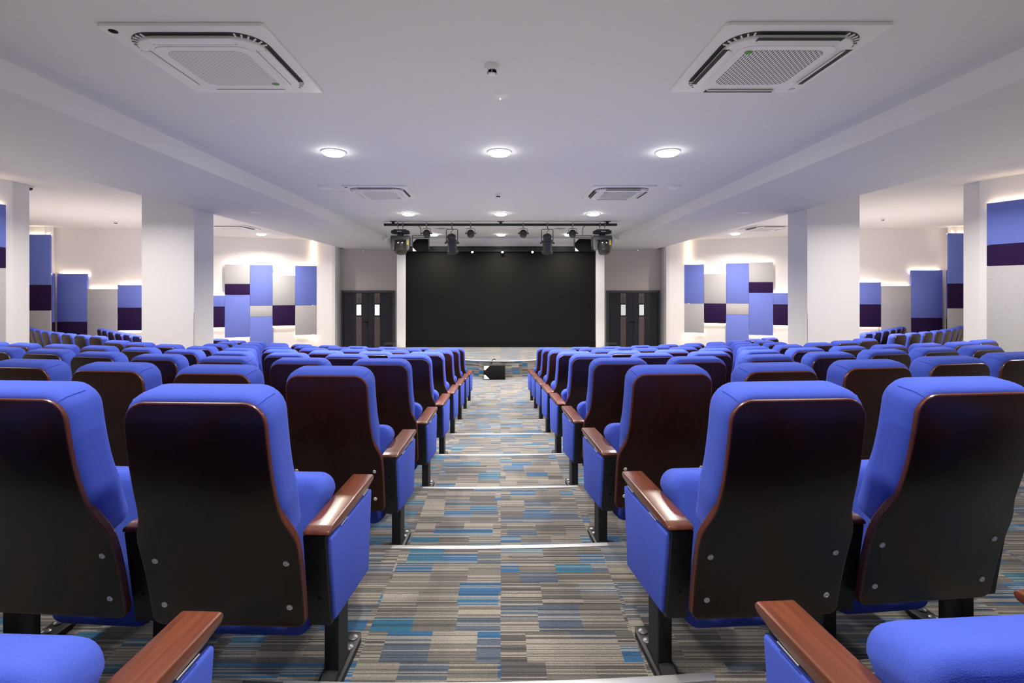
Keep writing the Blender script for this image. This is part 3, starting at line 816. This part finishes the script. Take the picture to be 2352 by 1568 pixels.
def detector(px, py, h, label, r=.05):
    d = h * F / (VY - py); x = (px - VX) * d / F
    t = thing('smoke_detector', label, 'smoke detector', (x, d, ZC + h), group='smoke detectors')
    bm = bmesh.new(); lathe(bm, [(r, 0), (r, -.02), (r * .93, -.028), (r * .62, -.034), (0, -.034)], 28); obj('base', bm, 'whitepl', t)
    bm = bmesh.new(); lathe(bm, [(r * .58, -.033), (r * .55, -.058), (r * .45, -.064), (0, -.066)], 28); obj('head', bm, 'whitepl', t)
    for a in (-118, -62, -10, 45, 100, 150):
        bm = bmesh.new(); an = math.radians(a)
        m = Matrix.Rotation(an, 4, 'Z')
        box(bm, r * .53, r * .60, -r * .23, r * .23, -.056, -.038, mtx=m); obj('vent', bm, 'blackmat', t)
detector(1130, 150, 1.508, 'white smoke detector nearest the camera on the centre ceiling')
detector(1144, 445, 1.508, 'white smoke detector on the centre ceiling between the farther air conditioners')
detector(266, 508, 1.60, 'white smoke detector on the left wing ceiling')
detector(2027, 501, 1.60, 'white smoke detector on the right wing ceiling')
def disc(px, py, h, r, th, label, cat, name, group=None, mat='whitepl'):
    d = h * F / (VY - py); x = (px - VX) * d / F
    t = thing(name, label, cat, (x, d, ZC + h), group=group)
    bm = bmesh.new(); lathe(bm, [(r, 0), (r, -th * .4), (r * .93, -th * .8), (r * .8, -th), (0, -th)], 32); obj('cover', bm, mat, t)
    bm = bmesh.new(); lathe(bm, [(r * 1.08, 0), (r * 1.08, -th * .18), (r, -th * .2)], 32); obj('rim', bm, 'whitepl', t)
    return t
disc(747, 428, 1.508, .10, .035, 'white dome ceiling speaker left of the farther left air conditioner', 'ceiling speaker', 'ceiling_speaker', 'dome ceiling speakers')
disc(1548, 428, 1.508, .10, .035, 'white dome ceiling speaker right of the farther right air conditioner', 'ceiling speaker', 'ceiling_speaker', 'dome ceiling speakers')
t = disc(1152, 219, 1.508, .052, .006, 'flat round ceiling sensor with a tiny lit indicator', 'ceiling sensor', 'ceiling_sensor', mat='grey_mid') if False else disc(1152, 219, 1.508, .052, .006, 'flat round ceiling sensor with a tiny lit indicator', 'ceiling sensor', 'ceiling_sensor')
bm = bmesh.new(); lathe(bm, [(.004, -.004), (.003, -.008), (0, -.009)], 10, Matrix.Translation((-.01, .062, 0))); obj('indicator', bm, 'tiny', t)
disc(228, 519, 1.60, .09, .012, 'flat white disc on the left wing ceiling near the back wall', 'ceiling speaker', 'ceiling_speaker', 'flat ceiling discs')
disc(2045, 519, 1.60, .09, .012, 'flat white disc on the right wing ceiling near the back wall', 'ceiling speaker', 'ceiling_speaker', 'flat ceiling discs')
disc(588, 487, 1.316, .10, .010, 'flat pale disc under the left ceiling beam', 'ceiling speaker', 'ceiling_speaker', 'flat ceiling discs')
disc(1708, 487, 1.316, .10, .010, 'flat pale disc under the right ceiling beam', 'ceiling speaker', 'ceiling_speaker', 'flat ceiling discs')
bm = bmesh.new(); box(bm, -.24, .24, -.24, .24, -.004, 0, .001, 1)
o = obj('access_hatch', bm, 'ceiling', None, (-2.62, 7.75, CEIL)); tag(o, 'flush square ceiling hatch beside the left dome speaker', 'ceiling hatch')
# dome camera on the left
c = P(66, 430, 1.6 * F / (VY - 427))
t = thing('dome_camera', 'white dome security camera under the left wing ceiling by the end post', 'security camera', (c.x + .02, c.y, WCEIL))
bm = bmesh.new(); lathe(bm, [(.06, 0), (.06, -.012), (.05, -.028), (.03, -.034), (0, -.034)], 24); obj('base', bm, 'whitepl', t)
bm = bmesh.new(); lathe(bm, [(.034, -.03), (.034, -.042), (.028, -.058), (.015, -.068), (0, -.070)], 20); obj('lens_dome', bm, 'black2', t)
for s, nm in ((-1, 'left'), (1, 'right')):
    x = 3.25 * s; y = 13.55; z = ZC + 1.42
    for i, (dy, dz, pn) in enumerate(((0, 0, 'upper'), (.85, -.10, 'lower'))):
        if i == 1: continue
        t = thing('wall_camera', 'small white bullet camera on the far end of the %s beam' % nm, 'security camera', (x - .001 * s, y + dy, z + dz))
        bm = bmesh.new(); lathe(bm, [(.045, 0), (.045, .015), (.02, .02), (.016, .07), (0, .07)], 16, align((0, 0, 0), (-s, 0, 0))); obj('bracket', bm, 'whitepl', t)
        bm = bmesh.new(); lathe(bm, [(.0, -.10), (.034, -.10), (.038, -.09), (.038, .08), (.03, .085), (0, .085)], 18, align((-s * .09, 0, -.01), (0, -.85, -.5))); obj('body', bm, 'whitepl', t)
for s, nm in ((-1, 'left'), (1, 'right')):
    c = P(1015 if s < 0 else 1285, 524, 1.508 * F / (VY - 524))
    t = thing('ceiling_slot_vent', 'small dark slotted vent on the stage ceiling, %s side' % nm, 'vent', (c.x, c.y, CEIL), (0, 0, s * .5))
    bm = bmesh.new(); box(bm, -.16, .16, -.16, .16, -.008, 0, .002, 1); obj('plate', bm, 'whitepl', t)
    for i in range(3):
        bm = bmesh.new(); box(bm, -.13, .13, -.10 + i * .085, -.065 + i * .085, -.0095, -.0082); obj('slot', bm, 'gap', t)

# ------------------------------------------------------------------ lighting bar
TD = 10.8
def TX(px): return (px - VX) * TD / F
def TZ(py): return ZC - (py - VY) * TD / F
bz = TZ(516)
t = thing('lighting_bar', 'long black lighting bar hung below the ceiling before the stage', 'lighting bar', (0, TD, bz))
bm = bmesh.new(); box(bm, TX(882), TX(1417), -.026, .026, -.026, .026, .006, 2); obj('bar', bm, 'black', t)
for px in (903, 1150, 1395):
    bm = bmesh.new(); box(bm, TX(px) - .03, TX(px) + .03, -.02, .02, .02, CEIL - bz - .005, .004, 1); box(bm, TX(px) - .07, TX(px) + .07, -.05, .05, CEIL - bz - .008, CEIL - bz, .002, 1); obj('hanger', bm, 'black', t)
def hook(bm, x, zb, top=.0):
    """C clamp on the bar with its spigot down to zb (relative to the bar)"""
    box(bm, x - .014, x + .014, -.042, .042, .026, .04, .003, 1)
    box(bm, x - .014, x + .014, -.044, -.030, -.045, .04, .003, 1); box(bm, x - .014, x + .014, .030, .044, -.03, .04, .003, 1)
    tube(bm, [(x, 0, -.03), (x, 0, zb)], .008, 8)
    lathe(bm, [(0, .012), (.012, .012), (.012, -.012), (0, -.012)], 12, align((x, -.05, .02), (0, 1, 0)))
def moving_head(px, nm, s):
    t = thing('moving_head_light', 'black and grey moving head stage light on the %s end of the bar' % nm, 'stage light', (TX(px), TD, bz), group='moving head lights')
    bm = bmesh.new(); hook(bm, -.055, -.09); hook(bm, .055, -.09); obj('clamp', bm, 'steel_dark', t)
    bm = bmesh.new(); box(bm, -.15, .15, -.12, .12, -.205, -.11, .025, 3); box(bm, -.195, .195, -.09, .09, -.20, -.13, .02, 3); 
    for q in (-1, 1): box(bm, q * .09 - .045, q * .09 + .045, -.125, -.10, -.17, -.145, .006, 2)
    lathe(bm, [(.07, 0), (.07, -.035), (0, -.035)], 20, Matrix.Translation((0, 0, -.205)))
    b = obj('base', bm, 'black', t)
    bm = bmesh.new(); box(bm, -.05, .05, -.128, -.124, -.165, -.15); obj('display', bm, 'steel', b)
    bm = bmesh.new()
    prism(bm, [(-.205, -.24), (.205, -.24), (.215, -.30), (.20, -.54), (.15, -.58), (.125, -.55), (.125, -.34), (-.125, -.34), (-.125, -.55), (-.15, -.58), (-.20, -.54), (-.215, -.30)], -.06, .06, 'y', .012, 2)
    box(bm, -.13, .13, .0, .05, -.56, -.28, .01, 2)
    yk = obj('yoke', bm, 'grey_plastic', t)
    bm = bmesh.new(); box(bm, .150, .186, -.0635, -.0605, -.45, -.335)
    obj('label_plate', bm, 'yellow', yk)
    bm = bmesh.new()
    for i in range(6): box(bm, .154 + (i % 2) * .004, .182, -.0645, -.0636, -.446 + i * .019, -.436 + i * .019)
    obj('label_marks', bm, 'blackmat', yk)
    bm = bmesh.new()
    dirv = Vector((.06, -.45, -.9))
    lathe(bm, [(0, -.15), (.06, -.145), (.11, -.11), (.125, -.05), (.128, .03), (.12, .09), (.125, .10), (.125, .15), (.10, .155), (0, .14)], 28, align((.02, -.03, -.475), dirv))
    hd = obj('head', bm, 'black2', t)
    bm = bmesh.new(); lathe(bm, [(.095, .150), (.07, .168), (.03, .178), (0, .18)], 24, align((.02, -.03, -.475), dirv)); obj('lens', bm, 'black2', hd)
    bm = bmesh.new()
    for q in (-1, 1): lathe(bm, [(.016, 0), (.016, .012), (.010, .016), (0, .016)], 14, align((.02 + q * .045, -.143, -.41), (0, -1, .2)))
    obj('knob', bm, 'grey_light', hd)  # pale discs stand in for the two glare highlights on the head
moving_head(920, 'left', -1); moving_head(1383, 'right', 1)
def par_can(px, nm):
    t = thing('par_can_light', 'long black can spotlight hanging from the bar, %s one' % nm, 'stage light', (TX(px), TD, bz), group='can spotlights on the bar')
    bm = bmesh.new(); hook(bm, 0, -.10); obj('clamp', bm, 'steel_dark', t)
    bm = bmesh.new()
    w = .125
    tube(bm, [(-w, 0, -.40), (-w, 0, -.115), (-w + .01, 0, -.10), (w - .01, 0, -.10), (w, 0, -.115), (w, 0, -.40)], .008, 8); obj('bracket', bm, 'black', t)
    ax = Vector((.05, .42, -.9)); m = align((0, .0, -.40), ax)
    bm = bmesh.new(); lathe(bm, [(0, -.21), (.05, -.205), (.085, -.18), (.10, -.15), (.10, -.13), (.088, -.125), (.10, -.06), (.114, -.055), (.114, -.03), (.102, -.025), (.102, .19), (.125, .20), (.125, .225), (.118, .232), (.096, .232), (.096, .205), (0, .205)], 28, m)
    can = obj('can', bm, 'black2', t)
    bm = bmesh.new()
    for q in (-1, 1): lathe(bm, [(.0, 0), (.012, 0), (.012, .03), (.024, .034), (.024, .05), (0, .05)], 14, align((q * .105, .0, -.40), (q, 0, 0)))
    obj('knob', bm, 'black', t)
    bm = bmesh.new(); tube(bm, [(0, -.03, -.05), (.03, -.05, -.12), (-.02, -.06, -.17), (.02, -.075, -.22)], .006, 6); obj('cable', bm, 'blackmat', t)
par_can(1038, 'left'); par_can(1257, 'right')
def ball_light(px, label):
    t = thing('ball_spotlight', label, 'stage light', (TX(px), TD, bz), group='small round spotlights on the bar')
    bm = bmesh.new(); hook(bm, 0, -.075); obj('clamp', bm, 'steel_dark', t)
    bm = bmesh.new(); tube(bm, [(-.095, 0, -.185), (-.085, 0, -.09), (0, 0, -.075), (.085, 0, -.09), (.095, 0, -.185)], .006, 6); obj('bracket', bm, 'black', t)
    bm = bmesh.new()
    prof = [(0, -.085)] + [(.085 * math.cos(a), .085 * math.sin(a)) for a in [math.radians(x) for x in (-60, -40, -20, 0)]] + [(.078, .03), (.08, .05), (.066, .075), (0, .07)]
    lathe(bm, prof, 24, align((0, 0, -.19), (0, .75, -.66))); obj('housing', bm, 'black2', t)
    bm = bmesh.new()
    for q in (-1, 1): lathe(bm, [(0, 0), (.010, 0), (.010, .02), (.020, .022), (.020, .035), (0, .035)], 10, align((q * .082, 0, -.19), (q, 0, 0)))
    obj('knob', bm, 'black', t)
for px, lb in ((980, 'small round black spotlight on the bar beside the left moving head'), (1081, 'small round black spotlight on the bar right of the left can'),
               (1202, 'small round black spotlight on the bar left of the right can'), (1315, 'small round black spotlight on the bar beside the right moving head')):
    ball_light(px, lb)
def flood(px0, px1, nm, whites):
    x = TX((px0 + px1) / 2); hw = (TX(px1) - TX(px0)) / 2
    t = thing('flood_panel_light', 'black rectangular flood light beside the %s moving head' % nm, 'stage light', (x, TD + .32, bz), group='rectangular flood lights')
    z0, z1 = TZ(574) - bz, TZ(545) - bz
    bm = bmesh.new(); box(bm, -hw, hw, 0, .11, z0, z1, .008, 2); obj('housing', bm, 'blackmat', t)
    bm = bmesh.new()
    for z in (-.20, -.25): tube(bm, [(-hw - .02, .05, z), (hw + .02, .05, z)], .008, 8)
    for q in (-1, 1): tube(bm, [(q * (hw + .02), .05, -.19), (q * (hw + .02), .05, z0 + .05)], .008, 8)
    tube(bm, [(0, .05, -.2), (0, .05, -.02), (0, -.32, -.02)], .009, 8)
    obj('yoke', bm, 'steel_dark', t)
    bm = bmesh.new(); L_ = .085
    for z, sz in ((z1, -1), (z0, 1)):
        prism(bm, [(-hw, z), (-hw + L_, z), (-hw, z + sz * L_)], -.006, -.001, 'y')
    obj('corner_plate', bm, 'white_card', t)
    return t
flood(942, 978, 'left', -1); flood(1326, 1364, 'right', -1)

# ------------------------------------------------------------------ loudspeaker on the floor, boxes on the stage
sd = 11.05
t = thing('floor_loudspeaker', 'black loudspeaker lying on the aisle carpet against the stage front', 'loudspeaker', ((1135.5 - VX) * sd / F, sd, 0))
bm = bmesh.new(); hw = .245; prism(bm, [(0, .0), (.0, .335), (.20, .34), (.27, .02), (.27, 0)], -hw, hw, 'x', .010, 2); obj('cabinet', bm, 'black', t)
bm = bmesh.new(); box(bm, -hw + .015, hw - .015, -.012, .004, .02, .318, .006, 2); obj('speaker_grille', bm, 'blackmat', t)
bm = bmesh.new()
for z, q in ((.315, -1), (.02, 1)):
    prism(bm, [(-hw + .012, z), (-hw + .135, z), (-hw + .10, z + q * .04), (-hw + .045, z + q * .092), (-hw + .012, z + q * .092)], -.0165, -.0122, 'y')
obj('corner_plate', bm, 'white_card', t)
bm = bmesh.new(); tube(bm, [(-.075, .10, .335), (-.07, .11, .37), (-.05, .12, .42), (-.02, .14, .445), (.01, .17, .44), (.02, .21, .42)], .009, 8); obj('cable', bm, 'blackmat', t)
for s, nm in ((-1, 'left'), (1, 'right')):
    t = thing('stage_box', 'small black box on the floor beside the %s screen pier' % nm, 'floor box', (3.17 * s, 14.05, 0))
    bm = bmesh.new(); prism(bm, [(-.12, 0), (.12, 0), (.12, .5), (-.02, .53), (-.12, .5)], -.13, .13, 'x', .01, 2); obj('cabinet', bm, 'black', t)
    bm = bmesh.new(); box(bm, -.11, .11, -.125, -.119, .04, .46); obj('speaker_grille', bm, 'blackmat', t)
# status lights high on the wall above the doors
for s, nm, px, py in ((-1, 'left', 834, 576), (1, 'right', 1465, 575)):
    c = P(px, py, 15.88)
    t = thing('indicator_unit', 'tiny indicator light on the wall above the %s doors' % nm, 'indicator light', c)
    bm = bmesh.new(); box(bm, -.03, .03, -.01, .024, -.02, .02, .004, 1); obj('case', bm, 'doorwall', t)
    bm = bmesh.new(); lathe(bm, [(.006, 0), (.004, .004), (0, .005)], 8, align((0, -.0101, 0), (0, -1, 0))); obj('indicator', bm, 'tiny', t)

def fill_up(x, y, z, sx, sy, e, col=(1, .90, .70)):  # added fill lamps facing up to brighten the ceilings, with no fitting
    l = bpy.data.lights.new('ceiling_fill', 'AREA'); l.shape = 'RECTANGLE'; l.size = sx; l.size_y = sy; l.energy = e; l.color = col
    o = bpy.data.objects.new('ceiling_fill', l); COL.objects.link(o); o.location = (x, y, z); o.rotation_euler = (PI, 0, 0)
for y, e in ((0.2, 21), (4.0, 21), (7.8, 19.5), (11.4, 15)): fill_up(0, y, 1.75, 5.5, 3.0, e, (1, .90, .70) if y < 6 else (1, .885, .63))
for s in (-1, 1): fill_up(5.6 * s, 3.5, 1.75, 2.5, 5, 16); fill_up(8.6 * s, 10.3, 1.45, 4, 3, 60, (1, .84, .74)); fill_up(6.6 * s, 12.6, 1.3, 2, 1.5, 12, (1, .88, .78))

# ------------------------------------------------------------------ world, camera, view
w = bpy.data.worlds.new('World'); SC.world = w; w.use_nodes = True
w.node_tree.nodes['Background'].inputs[0].default_value = (.8, .85, 1, 1); w.node_tree.nodes['Background'].inputs[1].default_value = .02
cam = bpy.data.cameras.new('Camera'); co = bpy.data.objects.new('Camera', cam); COL.objects.link(co)
co.location = (0, 0, ZC); co.rotation_euler = (PI / 2, 0, 0)
cam.sensor_width = 36; cam.lens = F / 2352 * 36; cam.clip_start = .02
cam.shift_x = (1176 - VX) / 2352; cam.shift_y = -(784 - VY) / 2352
SC.camera = co
SC.view_settings.view_transform = 'Standard'; SC.view_settings.look = 'None'; SC.view_settings.gamma = 1
SC.view_settings.use_curve_mapping = False
SC.view_settings.exposure = 0.15
SC.cycles.use_denoising = True
SC.cycles.max_bounces = 10; SC.cycles.diffuse_bounces = 6
